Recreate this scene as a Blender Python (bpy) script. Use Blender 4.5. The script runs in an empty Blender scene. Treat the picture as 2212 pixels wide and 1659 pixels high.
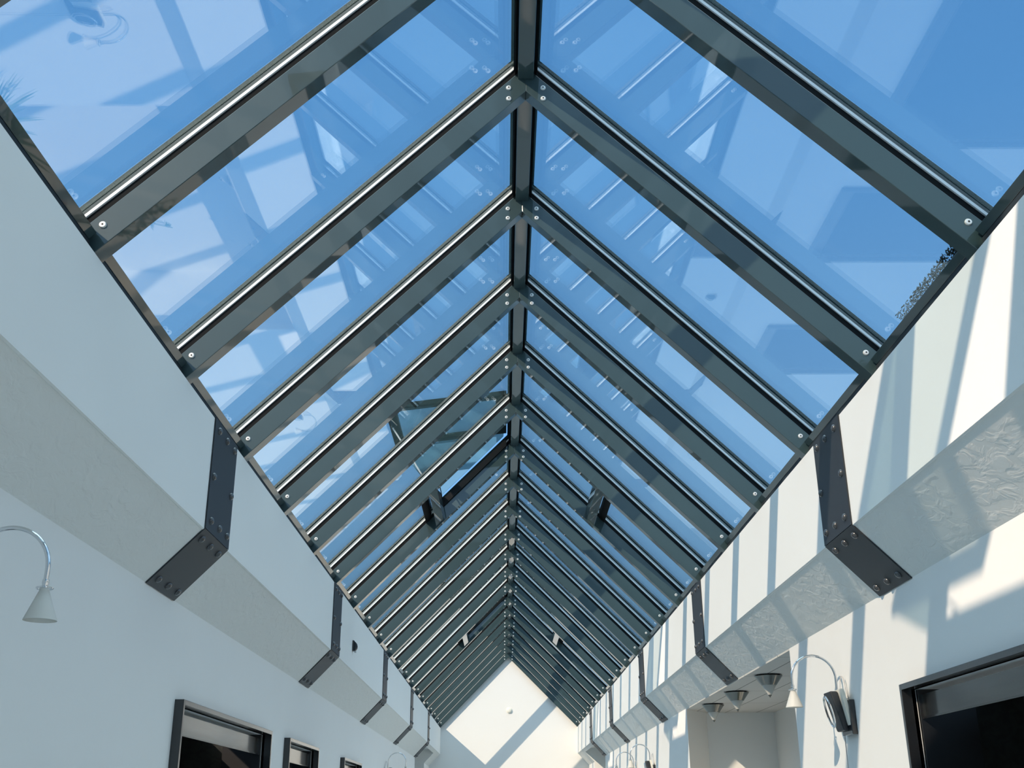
import bpy, bmesh, math, random
from mathutils import Vector, Matrix
random.seed(7)
sc = bpy.context.scene
COL = sc.collection
U = 1.25            # rafter spacing in metres
def H(z): return 1.6 + z*U          # height above floor from spacing units above the eye

# ---------------------------------------------------------------- camera
F_PX = 2354.63; PITCH = 0.3763; YAW = 0.0103; ROLL = 0.0083
def cam_matrix():
    c, s = math.cos(YAW), math.sin(YAW)
    ry = Matrix(((c,-s,0),(s,c,0),(0,0,1)))
    c, s = math.cos(PITCH), math.sin(PITCH)
    rp = Matrix(((1,0,0),(0,c,s),(0,-s,c)))
    c, s = math.cos(ROLL), math.sin(ROLL)
    rr = Matrix(((c,0,-s),(0,1,0),(s,0,c)))
    m = rr @ rp @ ry                 # rows: right, forward, up
    r, f, u = Vector(m[0]), Vector(m[1]), Vector(m[2])
    M = Matrix(((r[0],u[0],-f[0]),(r[1],u[1],-f[1]),(r[2],u[2],-f[2]))).to_4x4()
    M.translation = Vector((-0.1096*U, -2.8728*U, 1.6))
    return M
cd = bpy.data.cameras.new('camera'); cam = bpy.data.objects.new('camera', cd); COL.objects.link(cam)
cd.sensor_width = 36; cd.lens = F_PX/2212*36; cd.clip_start = 0.05; cd.clip_end = 500
cam.matrix_world = cam_matrix(); sc.camera = cam

# ---------------------------------------------------------------- sky, sun, exposure
w = bpy.data.worlds.new('world'); sc.world = w; w.use_nodes = True
nt = w.node_tree; nt.nodes.clear()
wo = nt.nodes.new('ShaderNodeOutputWorld'); bg = nt.nodes.new('ShaderNodeBackground')
tc = nt.nodes.new('ShaderNodeTexCoord'); sx = nt.nodes.new('ShaderNodeSeparateXYZ')
rmp = nt.nodes.new('ShaderNodeValToRGB')
nt.links.new(tc.outputs['Generated'], sx.inputs[0]); nt.links.new(sx.outputs['Z'], rmp.inputs[0])
nt.links.new(rmp.outputs[0], bg.inputs[0]); nt.links.new(bg.outputs[0], wo.inputs[0])
el = rmp.color_ramp.elements
el[0].position = 0.0; el[0].color = (0.15, 0.30, 0.50, 1)
el[1].position = 1.0; el[1].color = (0.08, 0.27, 0.68, 1)
e = el.new(0.25); e.color = (0.23, 0.51, 0.92, 1)
e = el.new(0.55); e.color = (0.125, 0.385, 0.84, 1)
bg.inputs[1].default_value = 1.0
# added fill: sky brightened out of view overhead, less on flanks and behind viewer
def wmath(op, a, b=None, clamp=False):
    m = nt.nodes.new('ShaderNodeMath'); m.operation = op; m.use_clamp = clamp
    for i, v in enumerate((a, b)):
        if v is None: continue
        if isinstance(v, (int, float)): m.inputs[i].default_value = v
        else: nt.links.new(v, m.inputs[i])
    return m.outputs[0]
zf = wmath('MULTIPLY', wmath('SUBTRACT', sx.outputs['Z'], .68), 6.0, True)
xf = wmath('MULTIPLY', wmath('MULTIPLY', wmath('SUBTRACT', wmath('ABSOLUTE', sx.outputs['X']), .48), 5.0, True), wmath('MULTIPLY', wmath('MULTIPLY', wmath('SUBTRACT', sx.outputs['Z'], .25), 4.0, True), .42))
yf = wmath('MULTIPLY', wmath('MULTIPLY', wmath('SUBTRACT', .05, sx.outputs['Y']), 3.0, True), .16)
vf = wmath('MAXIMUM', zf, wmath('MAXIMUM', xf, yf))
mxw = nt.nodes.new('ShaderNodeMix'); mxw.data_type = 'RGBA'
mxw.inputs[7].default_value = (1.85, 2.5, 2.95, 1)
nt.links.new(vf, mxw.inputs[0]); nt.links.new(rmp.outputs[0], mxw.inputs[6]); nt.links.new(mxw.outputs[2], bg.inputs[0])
SUN = Vector((0.932, 1.0, -0.799)).normalized()
sd = bpy.data.lights.new('sun', 'SUN'); sd.energy = 5.5; sd.angle = math.radians(0.55); sd.color = (1.0, 0.79, 0.60)
so = bpy.data.objects.new('sun', sd); COL.objects.link(so)
so.rotation_euler = SUN.to_track_quat('-Z', 'Y').to_euler(); so.location = (-10, -14, 14)
vs = sc.view_settings; vs.view_transform = 'Standard'; vs.look = 'None'; vs.gamma = 1; vs.use_curve_mapping = False
vs.exposure = 0.06

# ---------------------------------------------------------------- helpers
class MB:
    def __init__(s): s.bm = bmesh.new()
    def poly(s, pts, faces, M=None):
        vs = [s.bm.verts.new((M @ Vector(p)) if M else p) for p in pts]
        for f in faces:
            try: s.bm.faces.new([vs[i] for i in f])
            except ValueError: pass
        return s
    def box(s, x0, x1, y0, y1, z0, z1, M=None):
        p = [(x0,y0,z0),(x1,y0,z0),(x1,y1,z0),(x0,y1,z0),(x0,y0,z1),(x1,y0,z1),(x1,y1,z1),(x0,y1,z1)]
        return s.poly(p, [(0,3,2,1),(4,5,6,7),(0,1,5,4),(1,2,6,5),(2,3,7,6),(3,0,4,7)], M)
    def prism(s, xz, y0, y1, M=None):
        n = len(xz)
        p = [(x,y0,z) for x,z in xz] + [(x,y1,z) for x,z in xz]
        return s.poly(p, [tuple(range(n)), tuple(range(2*n-1,n-1,-1))] + [(i,i+n,(i+1)%n+n,(i+1)%n) for i in range(n)], M)
    def plan(s, xy, z0, z1):
        n = len(xy)
        p = [(x,y,z0) for x,y in xy] + [(x,y,z1) for x,y in xy]
        return s.poly(p, [tuple(range(n)), tuple(range(2*n-1,n-1,-1))] + [(i,i+n,(i+1)%n+n,(i+1)%n) for i in range(n)])
    def lathe(s, prof, seg=24, M=None, cap=True):
        # prof: list of (r, z)
        p = []; f = []
        for r, z in prof:
            for i in range(seg):
                a = 2*math.pi*i/seg; p.append((r*math.cos(a), r*math.sin(a), z))
        for k in range(len(prof)-1):
            for i in range(seg):
                j = (i+1) % seg
                f.append((k*seg+i, k*seg+j, (k+1)*seg+j, (k+1)*seg+i))
        if cap:
            if prof[0][0] > 1e-5: f.append(tuple(range(seg-1,-1,-1)))
            if prof[-1][0] > 1e-5: f.append(tuple(range((len(prof)-1)*seg, len(prof)*seg)))
        return s.poly(p, f, M)
    def tube(s, path, r, seg=10):
        path = [Vector(q) for q in path]; p = []; f = []
        n = len(path); ref = Vector((0,0,1))
        t0 = (path[1]-path[0]).normalized()
        if abs(t0.dot(ref)) > .9: ref = Vector((0,1,0))
        nrm = (ref - t0*ref.dot(t0)).normalized()
        for k in range(n):
            t = (path[min(k+1,n-1)]-path[max(k-1,0)]).normalized()
            nrm = (nrm - t*nrm.dot(t)).normalized(); b = t.cross(nrm)
            rr = r(k/(n-1)) if callable(r) else r
            for i in range(seg):
                a = 2*math.pi*i/seg; p.append(tuple(path[k]+rr*(math.cos(a)*nrm+math.sin(a)*b)))
        for k in range(n-1):
            for i in range(seg):
                j = (i+1) % seg; f.append((k*seg+i,k*seg+j,(k+1)*seg+j,(k+1)*seg+i))
        f.append(tuple(range(seg-1,-1,-1))); f.append(tuple(range((n-1)*seg,n*seg)))
        return s.poly(p, f)
    def build(s, name, m, parent=None, smooth=False, bevel=0):
        bmesh.ops.recalc_face_normals(s.bm, faces=s.bm.faces)
        me = bpy.data.meshes.new(name); s.bm.to_mesh(me); s.bm.free()
        me.materials.append(m)
        if smooth:
            for p in me.polygons: p.use_smooth = True
            try: me.set_sharp_from_angle(angle=math.radians(40))
            except Exception: pass
        o = bpy.data.objects.new(name, me); COL.objects.link(o)
        if parent: o.parent = parent
        if bevel:
            b = o.modifiers.new('bevel','BEVEL'); b.width = bevel; b.segments = 2; b.limit_method = 'ANGLE'
        return o
def tag(o, label=None, cat=None, group=None, kind=None):
    if label: o['label'] = label
    if cat: o['category'] = cat
    if group: o['group'] = group
    if kind: o['kind'] = kind
    return o
def thing(name, loc, label, cat, group=None):
    o = bpy.data.objects.new(name, None); COL.objects.link(o); o.location = loc
    o.empty_display_size = .1
    return tag(o, label, cat, group)
def struct(o, label=None, cat=None):
    return tag(o, label, cat, None, 'structure')
def dup(root, loc, label=None, group=None, rotz=None):
    r = root.copy(); COL.objects.link(r); r.location = loc
    if rotz is not None: r.rotation_euler = (0,0,rotz)
    if label: r['label'] = label
    if group: r['group'] = group
    for ch in list(root.children):
        c = ch.copy(); COL.objects.link(c); c.parent = r
        for g in ch.children:
            d = g.copy(); COL.objects.link(d); d.parent = c
    return r
ORD = ['first','second','third','fourth','fifth','sixth','seventh','eighth','ninth','tenth','eleventh','twelfth',
       'thirteenth','fourteenth','fifteenth','sixteenth','seventeenth','eighteenth','nineteenth','twentieth','twenty-first']

# ---------------------------------------------------------------- materials
def mat(name, col, rough=.5, metal=0, spec=.5, coat=0, coat_r=.05, coat_ior=1.5, bump=None, var=None):
    m = bpy.data.materials.new(name); m.use_nodes = True
    n = m.node_tree; b = n.nodes['Principled BSDF']
    b.inputs['Base Color'].default_value = (*col, 1); b.inputs['Roughness'].default_value = rough
    b.inputs['Metallic'].default_value = metal; b.inputs['Specular IOR Level'].default_value = spec
    b.inputs['Coat IOR'].default_value = coat_ior; b.inputs['Coat Weight'].default_value = coat; b.inputs['Coat Roughness'].default_value = coat_r
    t = n.nodes.new('ShaderNodeTexCoord')
    if var:                                            # gentle tonal variation of the paint itself
        no = n.nodes.new('ShaderNodeTexNoise'); no.inputs['Scale'].default_value = var[0]; no.inputs['Detail'].default_value = 3
        mx = n.nodes.new('ShaderNodeMix'); mx.data_type = 'RGBA'
        mx.inputs[6].default_value = (*[c*(1-var[1]) for c in col],1); mx.inputs[7].default_value = (*[min(1,c*(1+var[1])) for c in col],1)
        n.links.new(t.outputs['Object'], no.inputs['Vector']); n.links.new(no.outputs[0], mx.inputs[0]); n.links.new(mx.outputs[2], b.inputs['Base Color'])
    if bump:
        no = n.nodes.new('ShaderNodeTexNoise'); no.inputs['Scale'].default_value = bump[0]
        no.inputs['Detail'].default_value = bump[2] if len(bump) > 2 else 4
        if len(bump) > 3: no.inputs['Distortion'].default_value = bump[3]
        bp = n.nodes.new('ShaderNodeBump'); bp.inputs['Strength'].default_value = 1; bp.inputs['Distance'].default_value = bump[1]
        n.links.new(t.outputs['Object'], no.inputs['Vector']); n.links.new(no.outputs[0], bp.inputs['Height']); n.links.new(bp.outputs[0], b.inputs['Normal'])
    return m
def glass(name, tint, r0=.045):
    m = bpy.data.materials.new(name); m.use_nodes = True; n = m.node_tree; n.nodes.clear()
    o = n.nodes.new('ShaderNodeOutputMaterial'); mx = n.nodes.new('ShaderNodeMixShader')
    tr = n.nodes.new('ShaderNodeBsdfTransparent'); tr.inputs[0].default_value = (*tint, 1)
    gl = n.nodes.new('ShaderNodeBsdfGlossy'); gl.inputs['Roughness'].default_value = 0.0; gl.inputs[0].default_value = (.92,1,1,1)
    g = n.nodes.new('ShaderNodeNewGeometry'); dt = n.nodes.new('ShaderNodeVectorMath'); dt.operation = 'DOT_PRODUCT'
    n.links.new(g.outputs['Normal'], dt.inputs[0]); n.links.new(g.outputs['Incoming'], dt.inputs[1])
    ab = n.nodes.new('ShaderNodeMath'); ab.operation = 'ABSOLUTE'; n.links.new(dt.outputs['Value'], ab.inputs[0])
    sb = n.nodes.new('ShaderNodeMath'); sb.operation = 'SUBTRACT'; sb.inputs[0].default_value = 1; n.links.new(ab.outputs[0], sb.inputs[1])
    pw = n.nodes.new('ShaderNodeMath'); pw.operation = 'POWER'; pw.inputs[1].default_value = 5; n.links.new(sb.outputs[0], pw.inputs[0])
    ma = n.nodes.new('ShaderNodeMath'); ma.operation = 'MULTIPLY_ADD'; ma.inputs[1].default_value = 1-r0; ma.inputs[2].default_value = r0
    n.links.new(pw.outputs[0], ma.inputs[0]); n.links.new(ma.outputs[0], mx.inputs[0])
    n.links.new(tr.outputs[0], mx.inputs[1]); n.links.new(gl.outputs[0], mx.inputs[2]); n.links.new(mx.outputs[0], o.inputs[0])
    return m
M_WALL = mat('white_plaster', (.80,.81,.79), .75, bump=(9,.0016,6), var=(1.3,.02))
M_BEAM = mat('plaster_bulkhead', (.80,.815,.795), .8, bump=(6,.0018,5), var=(.9,.02))
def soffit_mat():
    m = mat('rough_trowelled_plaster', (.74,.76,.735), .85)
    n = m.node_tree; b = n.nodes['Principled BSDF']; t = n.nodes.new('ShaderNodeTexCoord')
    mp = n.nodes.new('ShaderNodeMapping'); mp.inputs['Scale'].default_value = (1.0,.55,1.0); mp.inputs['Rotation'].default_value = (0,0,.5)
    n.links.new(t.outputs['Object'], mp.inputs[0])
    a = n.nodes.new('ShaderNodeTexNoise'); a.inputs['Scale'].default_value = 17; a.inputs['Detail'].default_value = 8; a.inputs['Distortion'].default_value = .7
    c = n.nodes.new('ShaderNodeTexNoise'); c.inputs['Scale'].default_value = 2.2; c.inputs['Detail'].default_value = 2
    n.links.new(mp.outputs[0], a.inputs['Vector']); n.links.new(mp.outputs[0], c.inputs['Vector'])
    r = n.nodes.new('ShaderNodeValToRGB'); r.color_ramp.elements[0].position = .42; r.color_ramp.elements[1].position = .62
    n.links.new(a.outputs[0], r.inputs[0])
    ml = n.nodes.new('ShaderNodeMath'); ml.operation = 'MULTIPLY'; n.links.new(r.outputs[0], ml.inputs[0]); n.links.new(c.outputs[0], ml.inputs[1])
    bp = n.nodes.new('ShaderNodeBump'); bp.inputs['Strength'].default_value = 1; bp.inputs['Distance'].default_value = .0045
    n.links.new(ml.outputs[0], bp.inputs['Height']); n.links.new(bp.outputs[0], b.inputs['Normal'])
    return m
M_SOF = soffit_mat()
M_STEEL = mat('green_grey_gloss_steel', (.027,.055,.062), .5, spec=.28, coat=1.0, coat_r=.03, coat_ior=1.6)
M_DARK = mat('black_rubber_gasket', (.010,.012,.014), .7, spec=.1)
M_SEAL = mat('white_glazing_seal', (.86,.9,.92), .45)
M_CAP = mat('dark_green_glazing_cap', (.010,.020,.022), .8, spec=.1)
M_CURB = mat('navy_eave_flashing', (.020,.030,.038), .6, spec=.3)
M_BOLT = mat('stainless_bolt', (.85,.86,.84), .38, metal=.5)
M_HOLE = mat('hex_socket', (.02,.02,.02), .6)
M_STRAP = mat('charcoal_painted_steel', (.026,.031,.037), .5, spec=.35, coat=.08, coat_r=.2)
M_STUD = mat('charcoal_dome_stud', (.045,.048,.052), .25, spec=.6, coat=.5, coat_r=.15)
M_GLASS = glass('clear_roof_glass', (.985,.995,.985), .17)
M_SASH = glass('tinted_vent_glass', (.92,.96,.93), .19)
M_SMOKE = glass('smoked_side_glass', (.58,.66,.64), .30)
M_FLOOR = mat('pale_grey_stone_floor', (.60,.61,.61), .45, var=(1.0,.08))
M_BLACK = mat('black_gloss_timber', (.010,.011,.013), .4, spec=.4, coat=1.0, coat_r=.12, bump=(30,.0006,3))
M_NICKEL = mat('brushed_nickel', (.24,.235,.215), .14, metal=1)
M_CHROME = mat('chrome', (.72,.74,.76), .1, metal=1)
M_FROST = mat('frosted_glass_shade', (.80,.79,.74), .55)
M_FROST.node_tree.nodes['Principled BSDF'].inputs['Transmission Weight'].default_value = .35
M_CREAM = mat('cream_plastic', (.80,.79,.70), .5)
M_LEAF = mat('green_leaf', (.06,.13,.04), .5)
M_POT = mat('terracotta_pot', (.35,.15,.08), .8)
M_MOSS = mat('dark_moss', (.010,.014,.010), .95)
M_CORD = mat('grey_cord', (.5,.5,.5), .5)
def wood_mat(name, c0, c1):
    m = mat(name, c0, .35, spec=.5, coat=1.0, coat_r=.1); n = m.node_tree; b = n.nodes['Principled BSDF']; t = n.nodes.new('ShaderNodeTexCoord')
    mp = n.nodes.new('ShaderNodeMapping'); mp.inputs['Scale'].default_value = (22,1.6,22); n.links.new(t.outputs['Object'], mp.inputs[0])
    a = n.nodes.new('ShaderNodeTexNoise'); a.inputs['Scale'].default_value = 1; a.inputs['Detail'].default_value = 3; a.inputs['Distortion'].default_value = .8
    n.links.new(mp.outputs[0], a.inputs['Vector'])
    r = n.nodes.new('ShaderNodeValToRGB'); r.color_ramp.elements[0].position=.38; r.color_ramp.elements[1].position=.62
    r.color_ramp.elements[0].color=(*c0,1); r.color_ramp.elements[1].color=(*c1,1)
    n.links.new(a.outputs[0], r.inputs[0]); n.links.new(r.outputs[0], b.inputs['Base Color'])
    bp = n.nodes.new('ShaderNodeBump'); bp.inputs['Distance'].default_value=.001; n.links.new(a.outputs[0], bp.inputs['Height']); n.links.new(bp.outputs[0], b.inputs['Normal'])
    return m
M_DARKWOOD = wood_mat('black_grained_wood', (.012,.014,.014), (.022,.026,.025))
def tile_mat():
    m = mat('grey_ceiling_tiles', (.60,.59,.56), .8); n = m.node_tree; b = n.nodes['Principled BSDF']; t = n.nodes.new('ShaderNodeTexCoord')
    mp = n.nodes.new('ShaderNodeMapping'); mp.inputs['Location'].default_value = (.1,.13,0); n.links.new(t.outputs['Object'], mp.inputs[0])
    br = n.nodes.new('ShaderNodeTexBrick'); br.offset = 0; br.inputs['Scale'].default_value = 1
    br.inputs['Brick Width'].default_value = .36; br.inputs['Row Height'].default_value = 1.2; br.inputs['Mortar Size'].default_value = .006
    br.inputs['Color1'].default_value = (.60,.59,.56,1); br.inputs['Color2'].default_value = (.57,.56,.53,1); br.inputs['Mortar'].default_value = (.2,.2,.19,1)
    n.links.new(mp.outputs[0], br.inputs['Vector']); n.links.new(br.outputs[0], b.inputs['Base Color'])
    return m
M_TILE = tile_mat()

# ---------------------------------------------------------------- key dimensions
ZA = H(2.8768)               # underside of the rafters at the apex
XW = 1.3116*U; XS = 1.5233*U # upper bulkhead face, lower wall face
ZT = 3.545; ZB = H(1.0876); ZS = H(.8681)
Y0, Y1 = -7.2*U, 19.078*U
K0, K1 = -7, 19
WID = .085                   # rafter thickness along the hall
R2 = math.sqrt(2)
def roof(s, x, p):           # point on the slope: |x| and perpendicular offset p above the rafter underside
    return (s*(x + p/R2*0), ZA - x + p*R2)

# ---------------------------------------------------------------- setting
def wall_with_holes(name, s, holes):
    """lower wall, inner face at x = s*XS, thickness .3; holes: (y0, y1, ztop) reaching the floor"""
    mb = MB(); y = Y0; t = .3; xa, xb = sorted((s*XS, s*(XS+t)))
    for a, b, zt in sorted(holes):
        mb.box(xa, xb, y, a, 0, ZS); 
        if zt < ZS-.001: mb.box(xa, xb, a, b, zt, ZS)
        y = b
    mb.box(xa, xb, y, Y1, 0, ZS)
    return struct(mb.build(name, M_WALL), 'white plaster wall below the boxed bulkhead' , 'wall')
DL = [(2.03,3.92),(4.55,5.70),(7.15,8.35)]
DR = [(-.95,1.62)]
ZD = H(.452)
ALC = (3.45, 7.5); END = (15.53, 17.7)
wl = wall_with_holes('wall_left', -1, [(a*U,b*U,ZD) for a,b in DL] + [(END[0]*U,END[1]*U,ZS)])
wl['label'] = 'shaded white left wall with the three dark doorways'
wr = wall_with_holes('wall_right', 1, [(a*U,b*U,ZD) for a,b in DR] + [(ALC[0]*U,7.58*U,ZS),(END[0]*U,END[1]*U,ZS)])
wr['label'] = 'sunlit right wall striped with rafter shadows'
XO = 2.9
def bulk(s, name, lab):
    mb = MB()
    # boxed bulkhead: vertical inner face, 45 degree soffit, flat top
    def seg(y0, y1, full):
        if full: pts = [(XW,ZT),(XW,ZB-.006),(XW+.007,ZB-.0115),(XW+.010,ZB-.0104),(XS,ZS),(XS+.3,ZS),(XO,ZS+.02),(XO,ZT)]
        else:    pts = [(XW,ZT),(XW,ZB-.006),(XW+.007,ZB-.0115),(XW+.010,ZB-.0104),(XW+.062,ZB-.064),(XW+.062,ZB+.02),(XO,ZB+.02),(XO,ZT)]
        mb.prism([(s*x,z) for x,z in pts], y0, y1)
    seg(Y0, END[0]*U, True); seg(END[0]*U, END[1]*U, False); seg(END[1]*U, Y1, True)
    o = mb.build(name, M_BEAM)
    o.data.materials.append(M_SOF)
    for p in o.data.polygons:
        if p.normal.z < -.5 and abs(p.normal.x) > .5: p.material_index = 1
    return struct(o, lab, 'bulkhead')
bulk(-1, 'trim_1', 'boxed plaster bulkhead above the left wall, in shade')
bulk(1, 'trim_2', 'boxed plaster bulkhead above the right wall with sun-raked rough soffit')
# far gable wall and the wall behind the camera
for name, ya, yb, lab in (('wall_back', Y1, Y1+.3, 'sunlit cream gable wall at the far end of the hall'), ('wall_front', Y0-.3, Y0, 'white gable wall behind the viewer')):
    mb = MB(); mb.prism([(-XO-1,0),(XO+1,0),(XO+1,ZT),(XW+.1,ZT),(0,ZA+.16+.05),(-XW-.1,ZT),(-XO-1,ZT)], ya, yb)
    struct(mb.build(name, M_WALL), lab, 'wall')
mb = MB(); mb.box(-5, 5.2, Y0-.3, Y1+.3, -.2, 0); struct(mb.build('floor', M_FLOOR), 'pale grey stone floor of the hall', 'floor')
# right-hand alcove with tiled ceiling
mb = MB()
xa = 2.387*U
mb.box(xa, xa+.2, ALC[0]*U-.2, 8.1*U, 0, ZS)
mb.plan([(XS,7.2*U),(XS+.3,7.57*U-.001),(XS+.3,7.579*U),(XS,7.579*U)], 0, ZS); mb.box(XS+.301, xa, 7.57*U, 7.57*U+.2, 0, ZS)
mb.box(XS+.3, xa, ALC[0]*U-.2, ALC[0]*U, 0, ZS)
struct(mb.build('wall_alcove', M_WALL), 'grey shaded walls of the alcove under the cone lights', 'wall')
mb = MB(); mb.plan([(XS,ALC[0]*U),(xa,ALC[0]*U),(xa,7.57*U),(XS+.3,7.57*U),(XS,7.2*U)], ZS-.012, ZS)
struct(mb.build('ceiling', M_TILE), 'tiled alcove ceiling carrying three cone lights', 'ceiling')
# side passages near the far end
for s, n in ((-1,'left'),(1,'right')):
    mb = MB(); x0, x1 = XS+.3, 4.6
    a, b = END[0]*U, END[1]*U
    for (u0,u1,v0,v1) in ((x0,x1,a-.2,a),(x0,x1,b,b+.2),(x1,x1+.2,a-.2,b+.2)):
        l, r = sorted((s*u0, s*u1)); mb.box(l, r, v0, v1, 0, ZB+.02)
    l, r = sorted((s*XO, s*(x1+.2))); mb.box(l, r, a-.2, b+.2, ZB+.02, ZB+.2)
    struct(mb.build('wall_passage_'+n, M_WALL), 'walls of the %s side passage at the far end' % n, 'wall')

# ---------------------------------------------------------------- doorways (openings with deep dark linings)
def doorway(idx, s, y0, y1, lining, lab):
    y0 *= U; y1 *= U; out = .05; ztop = ZD
    mb = MB(); c = .028; l, r = sorted((s*(XS-out), s*(XS+.02)))
    mb.box(l, r, y0-c, y0, 0, ztop+c); mb.box(l, r, y1, y1+c, 0, ztop+c); mb.box(l, r, y0, y1, ztop, ztop+c)
    l2, r2 = sorted((s*(XS+.02), s*(XS+.30)))
    mb.box(l2, r2, y0, y0+.025, 0, ztop); mb.box(l2, r2, y1-.025, y1, 0, ztop)
    d = mb.build('door_%d' % idx, M_BLACK, bevel=.002); struct(d, lab, 'doorway')
    # glossy grained header board set back inside the casing
    a, b = sorted((s*(XS+.035), s*(XS+.06)))
    MB().box(a, b, y0+.026, y1-.026, ztop-.132, ztop-.026).build('header_board', lining, d)
    a, b = sorted((s*(XS+.028), s*(XS+.034)))
    MB().box(a, b, y0+.026, y1-.026, ztop-.142, ztop-.133).build('header_bead', M_BLACK, d)
    # dark room behind
    mb = MB(); x0, x1 = XS+.3, XS+1.9
    for (u0,u1,v0,v1,z0,z1) in ((x0+.02,x1,y0-.3,y0-.25,0,ztop+.3),(x0+.02,x1,y1+.25,y1+.3,0,ztop+.3),(x1,x1+.05,y0-.3,y1+.3,0,ztop+.3),(x0+.2,x1,y0-.3,y1+.3,ztop-.02,ztop+.0)):
        a, b = sorted((s*u0, s*u1)); mb.box(a, b, v0, v1, z0, z1)
    mb.build('dark_room', M_DARKWOOD, d)
for i, (a, b) in enumerate(DL):
    doorway(i+1, -1, a, b, M_DARKWOOD, ['wide black-cased doorway on the left wall, nearest the viewer','middle black-cased doorway on the left wall','farthest black-cased doorway on the left wall'][i])
doorway(4, 1, DR[0][0], DR[0][1], M_DARKWOOD, 'wide black doorway low on the right wall')

# ---------------------------------------------------------------- rafters
XE = XW+.032
def rafter_parts(s, parent):
    q = lambda pts: [(s*x, z) for x, z in pts]
    h = .112*R2
    xe = XE
    mb = MB().prism(q([(0,ZA),(ZA-3.55,3.55),(1.735,3.55),(1.735,ZA-1.735+h),(0,ZA+h)]), 0, WID)
    mb.build('beam', M_STEEL, parent, bevel=.0025)
    def strip(p0, p1, y0, y1, x0=.0, x1=XE+.03):
        return MB().prism(q([(x0,ZA-x0+p0*R2),(x1,ZA-x1+p0*R2),(x1,ZA-x1+p1*R2),(x0,ZA-x0+p1*R2)]), y0, y1)
    strip(.1125,.143,.010,WID-.010,x1=1.735).build('gasket', M_DARK, parent)
    # two white sealing lips, one on each side, with dark spacer between
    XS1 = 1.728; mb = strip(.1445,.1565,.002,.016,x1=XS1); mb.prism(q([(0,ZA+.1445*R2),(XS1,ZA-XS1+.1445*R2),(XS1,ZA-XS1+.1565*R2),(0,ZA+.1565*R2)]), WID-.016, WID-.002)
    mb.build('glazing_seal', M_SEAL, parent)
    strip(.1435,.172,.022,WID-.022).build('glazing_bar', M_DARK, parent)
    strip(.1725,.198,.008,WID-.008,x1=1.46*U).build('glazing_cap', M_CAP, parent)
    # bolts with washers and hexagon sockets
    def bolt(x, p):
        c = Vector((s*x, 0, ZA-x+p*R2)); M = Matrix.Translation(c) @ Matrix.Rotation(math.pi/2, 4, 'X')
        o = MB().lathe([(.0145,0),(.0145,.0030),(.0115,.0070),(.0048,.0078)], 20, M).build('bolt', M_BOLT, parent, smooth=True)
        MB().lathe([(.0046,.0077),(.0046,.0084)], 6, M).build('hex_socket', M_HOLE, o)
    bolt(.0735*U+.0, .0785); bolt(.0735*U, .030); bolt(1.3023*U, .070)
protos = {}
def side(s): return 'left' if s < 0 else 'right'
for s in (-1, 1):
    for k in range(K0, K1+1):
        if k == K0:
            r = thing('rafter', (0,k*U,0), '', 'roof rafter'); rafter_parts(s, r); protos[s] = r
        else:
            r = dup(protos[s], (0,k*U,0))
        r['group'] = 'steel rafters of the %s roof slope' % side(s)
        if k < -1: r['label'] = 'dark steel rafter of the %s slope overhead, out of view behind the viewer' % side(s)
        elif k == -1: r['label'] = 'dark %s steel rafter cut by the top corner of the picture' % side(s)
        elif k == 19: r['label'] = 'last dark steel rafter of the %s slope, against the far gable wall' % side(s)
        else: r['label'] = 'dark steel rafter of the %s roof slope, %s complete one from the viewer' % (side(s), ORD[k])

# ---------------------------------------------------------------- per bay: ridge beam, eave rails, panes
VENT = (-2, 5, 12)
def slab(s, x0, x1, p0, p1, y0, y1):
    return MB().prism([(s*x0,ZA-x0+p0*R2),(s*x1,ZA-x1+p0*R2),(s*x1,ZA-x1+p1*R2),(s*x0,ZA-x0+p1*R2)], y0, y1)
BY0, BY1 = WID+.001, U-.001
def bay_label(what, k):
    if k < -1: return what + ', out of view behind the viewer'
    if k == -1: return what + ' at the very top edge of the picture'
    if k == 18: return what + ' beside the far gable wall'
    return what + ' in the %s full bay from the viewer' % ORD[k]
ridge = None
for k in range(K0, K1):
    if ridge is None:
        ridge = thing('ridge_beam', (0,k*U,0), '', 'ridge beam', 'ridge beams between the rafters')
        MB().box(-.042,.042,BY0,BY1,H(2.938),ZA+.150).build('beam', M_STEEL, ridge, bevel=.0025)
        for s in (-1,1):
            slab(s,.0425,.058,.112,.137,BY0,BY1).build('ridge_rail', M_DARK, ridge)
            slab(s,.0425,.064,.1375,.156,BY0+.0,BY1).build('glass_rebate', M_STEEL, ridge)
        M = Matrix
        mb = MB()
        mb.prism([(-.078,ZA-.078+.2*R2),(0,ZA+.2*R2),(.078,ZA-.078+.2*R2),(.078,ZA-.078+.208*R2),(0,ZA+.208*R2),(-.078,ZA-.078+.208*R2)], 0.0, U-.001)
        mb.build('ridge_flashing', M_CAP, ridge)
        o = ridge
    else: o = dup(ridge, (0,k*U,0))
    o['label'] = bay_label('dark steel ridge beam', k)
rails = {}; panes = {}
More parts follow.
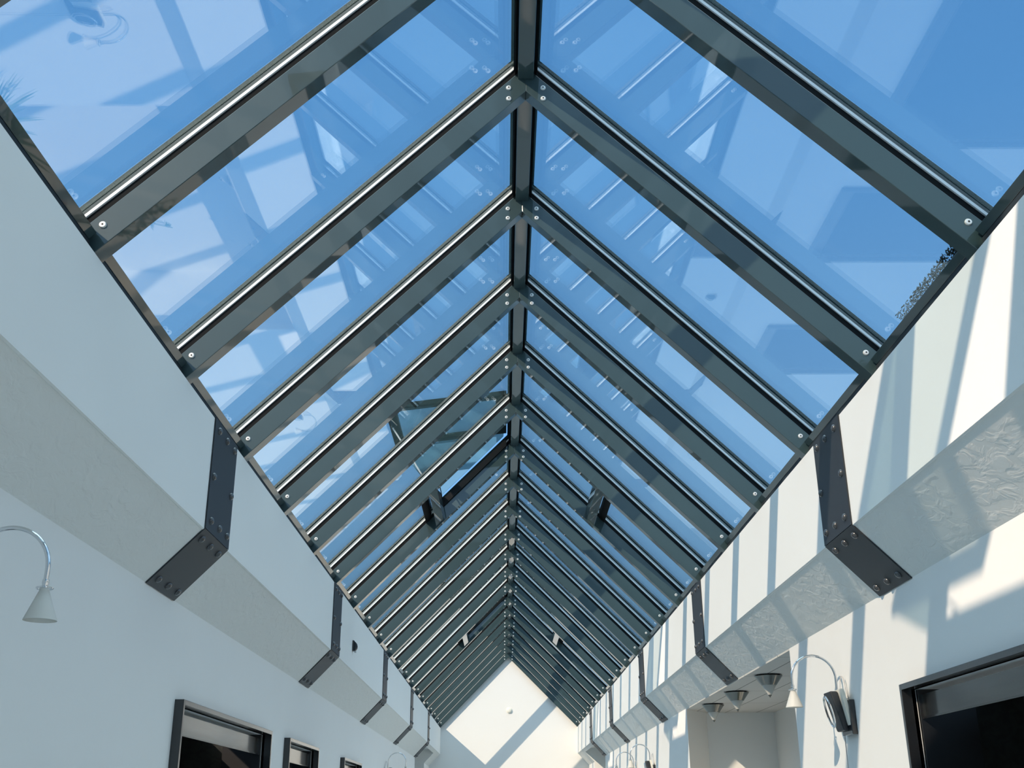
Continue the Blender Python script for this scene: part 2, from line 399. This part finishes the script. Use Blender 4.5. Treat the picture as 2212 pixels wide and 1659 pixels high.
for s in (-1,1):
    for k in range(K0, K1):
        if s not in rails:
            o = thing('eave_rail', (0,k*U,0), '', 'eave rail', 'eave rails of the %s slope' % side(s))
            xi, wd = 1.3125*U, .026
            def perp(x0, x1, p0, p1):        # section square to the slope, starting at offset .05
                q = [(x0+(p0-.05)/R2,p0),(x1+(p0-.05)/R2,p0),(x1+(p1-.05)/R2,p1),(x0+(p1-.05)/R2,p1)]
                return MB().prism([(s*x, ZA-x+p*R2) for x, p in q], BY0, U-.014)
            perp(xi, xi+wd, .050, .125).build('rail', M_STEEL, o, bevel=.0015)
            perp(xi+.008, xi+wd, .1255, .156).build('glass_rest', M_DARK, o)
            MB().prism([(s*x, z) for x, z in ((1.668,ZT+.001),(1.668,3.5995),(1.742,3.6725),(1.78,3.63),(1.78,ZT+.001))], BY0, U-.001).build('curb', M_CURB, o)
            rails[s] = o
        else: o = dup(rails[s], (0,k*U,0))
        o['label'] = bay_label('dark eave rail of the %s slope' % side(s), k)
        x0 = .045 if (k not in VENT or s > 0) else .664*U
        key = (s, k in VENT and s < 0)
        if key not in panes:
            if k in VENT:
                o = slab(s, x0, 1.43*U, .157, .1705, .046, U+WID-.046).build('roof_pane', M_GLASS)
            else:
                o = slab(s, x0, 1.43*U, .157, .1705, .046, U+WID-.046).build('roof_pane', M_GLASS)
            panes[key] = o
        else:
            o = panes[key].copy(); COL.objects.link(o)
        o.location = (0,k*U,0)
        tag(o, bay_label('clear glass pane of the %s roof slope%s' % (side(s), ' below the open vent' if (k in VENT and s < 0) else ''), k), 'glass pane', 'glass panes of the %s slope' % side(s))

# ---------------------------------------------------------------- vents in bays -2, 5, 12: cross member, frame, sash
VL = {-2:'behind the viewer', 5:'nearer one in view', 12:'farther one in view'}
for s in (-1,1):
    for k in VENT:
        o = thing('vent_crossbar', (0,k*U,0), 'short dark steel crossbar between two rafters of the %s slope, %s' % (side(s), VL[k]), 'crossbar', 'crossbars under the roof vents')
        slab(s, .60*U, .655*U, .012, .11, BY0, BY1).build('bar', M_STEEL, o, bevel=.002)
        if s > 0:
            slab(s, .700*U, .742*U, .112, .155, BY0, BY1).build('glazing_bar', M_DARK, o)
            continue
        t = thing('roof_vent', (0,k*U,0), ('roof vent tilted open at the ridge of the left slope, %s' % VL[k]), 'roof vent', 'roof vents of the %s slope' % side(s))
        mb = slab(s, .612*U, .655*U, .111, .205, BY0, BY1)
        mb.prism([(s*x, z) for x, z in ((.700*U,ZA-.700*U+.172*R2),(.742*U,ZA-.742*U+.172*R2),(.742*U,ZA-.742*U+.205*R2),(.700*U,ZA-.700*U+.205*R2))], BY0, BY1)
        mb.prism([(s*x, z) for x, z in ((.700*U,ZA-.700*U+.112*R2),(.742*U,ZA-.742*U+.112*R2),(.742*U,ZA-.742*U+.155*R2),(.700*U,ZA-.700*U+.155*R2))], BY0, BY1)
        for (ya, yb) in ((BY0, BY0+.03), (BY1-.03, BY1)):
            mb.prism([(s*x, z) for x, z in ((.09,ZA-.09+.112*R2),(.611*U,ZA-.611*U+.112*R2),(.611*U,ZA-.611*U+.17*R2),(.09,ZA-.09+.17*R2))], ya, yb)
        mb.build('vent_frame', M_DARK, t)
        # sash in its own plane: local a = down the slope, c = outward, then rotated about the ridge hinge
        ang = math.radians(38) if s < 0 else 0.0
        L = .955*U; yc0, yc1 = BY0+.004, BY1-.004; fw = .105; ft = .045
        hx, hz = .0875, H(3.05)
        th = -math.pi/4 + ang
        def P(a, y, c):
            return (s*(hx + a*math.cos(th) - c*math.sin(th)), y, hz + a*math.sin(th) + c*math.cos(th))
        def bx(mb, a0,a1,y0,y1,c0,c1):
            pts = [P(a0,y0,c0),P(a1,y0,c0),P(a1,y1,c0),P(a0,y1,c0),P(a0,y0,c1),P(a1,y0,c1),P(a1,y1,c1),P(a0,y1,c1)]
            mb.poly(pts, [(0,3,2,1),(4,5,6,7),(0,1,5,4),(1,2,6,5),(2,3,7,6),(3,0,4,7)])
        mb = MB(); bx(mb,0,L,yc0,yc0+fw,0,ft); bx(mb,0,L,yc1-fw,yc1,0,ft); bx(mb,0,fw,yc0+fw,yc1-fw,0,ft); bx(mb,L-fw,L,yc0+fw,yc1-fw,0,ft)
        mb.build('sash_frame', M_CAP, t)
        mb = MB(); bx(mb,fw-.005,L-fw+.005,yc0+fw-.005,yc1-fw+.005,.015,.028)
        mb.build('sash_glass', M_SASH, t)
        if s < 0:        # stay rod that holds the sash open
            mb = MB(); e0 = P(L-.02,0,-.004); h0 = P(.03,0,-.004)
            mb.prism([(h0[0],h0[2]),(e0[0],e0[2]),(-.64*U,ZA-.64*U+.21*R2),(-.12,ZA-.12+.21*R2)], BY1-.020, BY1-.012)
            mb.build('side_pane', M_SMOKE, t)
            mb = MB(); mb.tube([(-.66*U, U*.5, ZA-.66*U+.15*R2), P(L-.03, U*.5, -.008)], .008, 8)
            mb.build('stay_rod', M_BOLT, t, smooth=True)

# ---------------------------------------------------------------- riveted straps round the bulkheads
SY = 1.4379*U; SP = 3.4635*U; SW = .3905*U
def strap(s, parent):
    T = .008
    l, r = sorted((s*(XW-T), s*XW)); l, r = (l, r)
    up = MB().prism([(s*(XW-T),3.549),(s*(XW-.0005),3.549),(s*(XW-.0005),ZB),(s*(XW-T),ZB-.0035)], 0, SW).build('upper_plate', M_STRAP, parent)
    dn = (1/R2,-1/R2)
    n = (-T/R2, -T/R2)
    e = .0005/R2
    A = (XW-e, ZB-e); B = (XS-e, ZS-e)
    lo = MB().prism([(s*A[0],A[1]),(s*B[0],B[1]),(s*(B[0]+n[0]),B[1]+n[1]),(s*(A[0]+n[0]+.0),A[1]+n[1])], 0, SW).build('soffit_plate', M_STRAP, parent)
    prof = [(.021,0),(.0205,.0045),(.017,.0105),(.0105,.0145),(.0035,.0163),(0,.0165)]
    def stud(p, nx, nz, par):
        z = Vector((s*nx,0,nz)); q = z.to_track_quat('Z','Y').to_matrix().to_4x4()
        MB().lathe(prof, 18, Matrix.Translation(p) @ q).build('stud', M_STUD, par, smooth=True)
    for fy, z in ((.17,ZT-.045),(.52,ZT-.045),(.86,ZT-.045),(.11,(ZT+ZB)/2-.01),(.89,(ZT+ZB)/2-.01),(.17,ZB+.055),(.52,ZB+.055),(.86,ZB+.055)):
        stud((s*(XW-T), fy*SW, z), -1, 0, up)
    for t in (.13,.87):
        for fy in (.15,.5,.85):
            x = A[0]+(B[0]-A[0])*t + n[0]; z = A[1]+(B[1]-A[1])*t + n[1]
            stud((s*x, fy*SW, z), -1, -1, lo)
for s in (-1,1):
    pr = None
    for i in range(-2, 5):
        y = SY + i*SP
        if pr is None:
            o = pr = thing('strap_bracket', (0,y,0), '', 'strap bracket'); strap(s, o)
        else: o = dup(pr, (0,y,0))
        o['group'] = 'studded steel straps on the %s bulkhead' % side(s)
        o['label'] = ('studded charcoal steel strap wrapped round the %s bulkhead, ' % side(s)) + ('out of view behind the viewer' if i < 0 else ORD[i]+' from the viewer')

# ---------------------------------------------------------------- gooseneck wall lamps
def sconce(s, y, label, cord=False):
    o = thing('wall_lamp', (0,y*U,0), label, 'wall lamp', 'gooseneck wall lamps')
    X = lambda u: s*u*U
    a, b = sorted((X(1.497), X(1.523)-s*.0005))
    MB().box(a, b, -.15*U*.9, .02*U, H(.333), H(.487)).build('wall_plate', M_BLACK, o, bevel=.004)
    def slabp(x0t,x1t,x0b,x1b,zt,zb,y0,y1):
        return MB().prism([(X(x0t),H(zt)),(X(x1t),H(zt)),(X(x1b),H(zb)),(X(x0b),H(zb))], y0, y1)
    slabp(1.466,1.484,1.503,1.521,.537,.343,-.15,.05).build('tilted_panel', M_CREAM, o, bevel=.002)
    body = slabp(1.428,1.465,1.476,1.502,.530,.352,-.10,.045).build('lamp_body', M_STRAP, o, bevel=.008)
    # elliptical chrome ring on the body face
    cx, cz = X(1.442), H(.44); dirv = Vector((X(1.470)-X(1.428),0,H(.35)-H(.53))).normalized()
    path = []
    for i in range(33):
        t = 2*math.pi*i/32; path.append(Vector((cx,-.035,cz)) + dirv*math.cos(t)*.088 + Vector((0,1,0))*math.sin(t)*.06 - s*Vector((.012,0,0))*(1+.0*math.cos(t)))
    MB().tube(path, .006, 8).build('chrome_ring', M_CHROME, o, smooth=True)
    xr, xb_ = 1.270, 1.480; zc = .595; R = (xb_-xr)/2
    pts = [(X(xb_), -.03, H(.53)), (X(xb_), -.03, H(zc))]
    for i in range(1, 24):
        t = math.pi*i/24; pts.append((X((xr+xb_)/2 + R*math.cos(t)), -.03, H(zc + R*math.sin(t))))
    pts += [(X(xr), -.03, H(zc)), (X(xr), -.03, H(.562))]
    MB().tube(pts, .0075, 10).build('gooseneck', M_CHROME, o, smooth=True)
    c = Matrix.Translation((X(xr), -.03, 0))
    MB().lathe([(.010,H(.565)),(.011,H(.558)),(.008,H(.545))], 16, c).build('socket', M_CHROME, o, smooth=True)
    ring = [(X(xr)+.024*math.cos(2*math.pi*i/24), -.03+.024*math.sin(2*math.pi*i/24), H(.543)) for i in range(25)]
    MB().tube(ring, .0035, 6).build('shade_ring', M_CHROME, o, smooth=True)
    MB().lathe([(.010,H(.546)),(.014,H(.540)),(.0515,H(.462)),(.049,H(.462)),(.012,H(.538))], 28, c, cap=False).build('lamp_shade', M_FROST, o, smooth=True)
    lp = []
    for i in range(17):
        t = i/16; lp.append((X(1.488+.035*t), -.05-.03*t, H(.53)+.13*math.sin(math.pi*min(1,t*1.15))*(1-.35*t) - .05*t))
    MB().tube(lp, .003, 6).build('cable_loop', M_CORD, o, smooth=True)
    if cord:
        lp = [(X(1.500)-s*.0*t, .0+.004*math.sin(9*t), H(.36)-1.0*t) for t in [i/20 for i in range(21)]]
        MB().tube(lp, .003, 6).build('hanging_cord', M_CORD, o, smooth=True)
    return o
sconce(1, 2.50, 'chrome gooseneck wall lamp on the right wall between doorway and alcove, with hanging cord', True)
sconce(1, 9.62, 'nearer of the two small gooseneck lamps far down the right wall')
sconce(1, 11.2, 'farther of the two small gooseneck lamps far down the right wall')
sconce(-1, -.08, 'gooseneck lamp with frosted cone shade at the left picture edge')
sconce(-1, 10.9, 'small gooseneck lamp far down the left wall, below the bulkhead')

# ---------------------------------------------------------------- cone lights on the alcove ceiling
for i, yy in enumerate((4.62, 5.69, 6.69)):
    o = thing('cone_light', (1.667*U, yy*U, ZS-.012), ['nearest of the three nickel cone lights on the alcove ceiling','middle nickel cone light on the alcove ceiling','farthest nickel cone light on the alcove ceiling'][i], 'ceiling light', 'cone lights on the alcove ceiling')
    MB().lathe([(.095,0),(.095,-.010),(.116,-.0105)], 32, cap=True).build('mounting_disc', M_HOLE, o, smooth=True)
    MB().lathe([(.114,-.011),(.116,-.013),(.062,-.085),(.059,-.085)], 40, cap=False).build('metal_cone', M_NICKEL, o, smooth=True)
    MB().lathe([(.058,-.075),(.055,-.09),(.016,-.162),(.0,-.163)], 32, cap=False).build('frosted_tip', M_FROST, o, smooth=True)
    MB().lathe([(.014,-.160),(.014,-.17),(.007,-.175),(.007,-.182),(0,-.184)], 16, cap=False).build('finial', M_NICKEL, o, smooth=True)

# ---------------------------------------------------------------- sensor, smoke detector, moss
o = thing('motion_sensor', (-XW, 6.03*U, H(1.225)), 'small black motion sensor on the left bulkhead between two straps', 'sensor')
MB().box(.0005,.016,-.035,.035,0,.105).build('base', M_BLACK, o, bevel=.003)
MB().prism([(.0165,.004),(.030,.006),(.046,.028),(.048,.05),(.040,.078),(.0165,.100)], -.03, .03).build('lens_hood', M_STRAP, o, bevel=.006)
MB().box(.0165,.038,-.02,.02,-.012,.0035).build('lens', M_CORD, o, bevel=.003)
o = thing('smoke_detector', (.01*U, Y1, H(1.877)), 'round cream detector high on the far gable wall', 'smoke detector')
M = Matrix.Rotation(math.pi/2, 4, 'X')
MB().lathe([(.072,.0005),(.072,.012),(.060,.022)], 32, M).build('base', M_CREAM, o, smooth=True)
MB().lathe([(.050,.0225),(.048,.042),(.036,.048),(0,.049)], 32, M).build('cover', M_CREAM, o, smooth=True)
mb = MB()
for i in range(1500):
    y = U*(.075 + random.random()**1.2*.72); q = random.random()
    hgt = (.005+.016*random.random())*(1.1-y/U)
    x = 1.358*U + random.uniform(-.002,.045)
    zz = ZA - x + .1715*R2
    c = Vector((x, y, zz)); d = Vector((random.uniform(-.8,.2), random.uniform(-.6,.6), 1)).normalized()*hgt
    sd_ = Vector((random.uniform(-1,1),random.uniform(-1,1),0)).normalized()*.0025
    t = d.cross(sd_).normalized()*.003
    mb.poly([c-sd_-t, c+sd_-t, c+t*2, c+d], [(0,1,3),(1,2,3),(2,0,3),(0,2,1)])
tag(mb.build('moss', M_MOSS), 'dark moss grown along the outer glass edge above the right eave', 'moss', None, 'stuff')

# ---------------------------------------------------------------- two plants standing by the right wall (seen mirrored in the left panes)
def leaf(mb, base, d, side_, L, W):
    d = d.normalized(); sv = side_.normalized(); n = d.cross(sv)
    pts = [base, base+d*L*.35+sv*W, base+d*L*.75+sv*W*.7-n*L*.04, base+d*L-n*L*.1, base+d*L*.75-sv*W*.7-n*L*.04, base+d*L*.35-sv*W]
    up = [p+n*.002 for p in pts]
    mb.poly([tuple(p) for p in pts+up], [(5,4,3,2,1,0),(6,7,8,9,10,11)]+[(i,(i+1)%6,(i+1)%6+6,i+6) for i in range(6)])
def plant(x, y, h, kind, label):
    o = thing('potted_plant', (x,y,0), label, 'plant')
    MB().lathe([(.15,.0),(.20,.38),(.22,.40),(.20,.42),(.18,.40)], 28).build('pot', M_POT, o, smooth=True)
    mb = MB(); lf = MB()
    if kind == 0:
        for i in range(9):
            a = i*2.4; top = Vector((.28*math.cos(a)*(.5+.5*random.random()), .28*math.sin(a), h-.4*random.random()))
            pth = [Vector((0,0,.36)).lerp(top,t/6)+Vector((0,0,.08*math.sin(math.pi*t/6))) for t in range(7)]
            mb.tube(pth, .006, 6)
            for j in range(22):
                t = .35+.65*random.random(); p = Vector((0,0,.36)).lerp(top,t)
                d = Vector((random.uniform(-1,1),random.uniform(-1,1),random.uniform(-.3,.8)))
                leaf(lf, p, d, d.cross(Vector((0,0,1))), .07+.03*random.random(), .022)
    else:
        mb.tube([(0,0,.36),(0,0,h-.35)], .018, 8)
        for i in range(26):
            a = i*2.4; d = Vector((math.cos(a), math.sin(a), .9-.05*i*.9)); leaf(lf, Vector((0,0,h-.35)), d, d.cross(Vector((0,0,1.01))), .42, .014)
    mb.build('stem', M_LEAF, o); lf.build('leaves', M_LEAF, o)
plant(XS+.42, 5.35*U, 1.72, 0, 'leafy green potted plant in the alcove, seen only mirrored in the glass')
plant(1.18, 3.5, 1.72, 1, 'spiky green potted plant by the right wall, seen only mirrored in the glass')
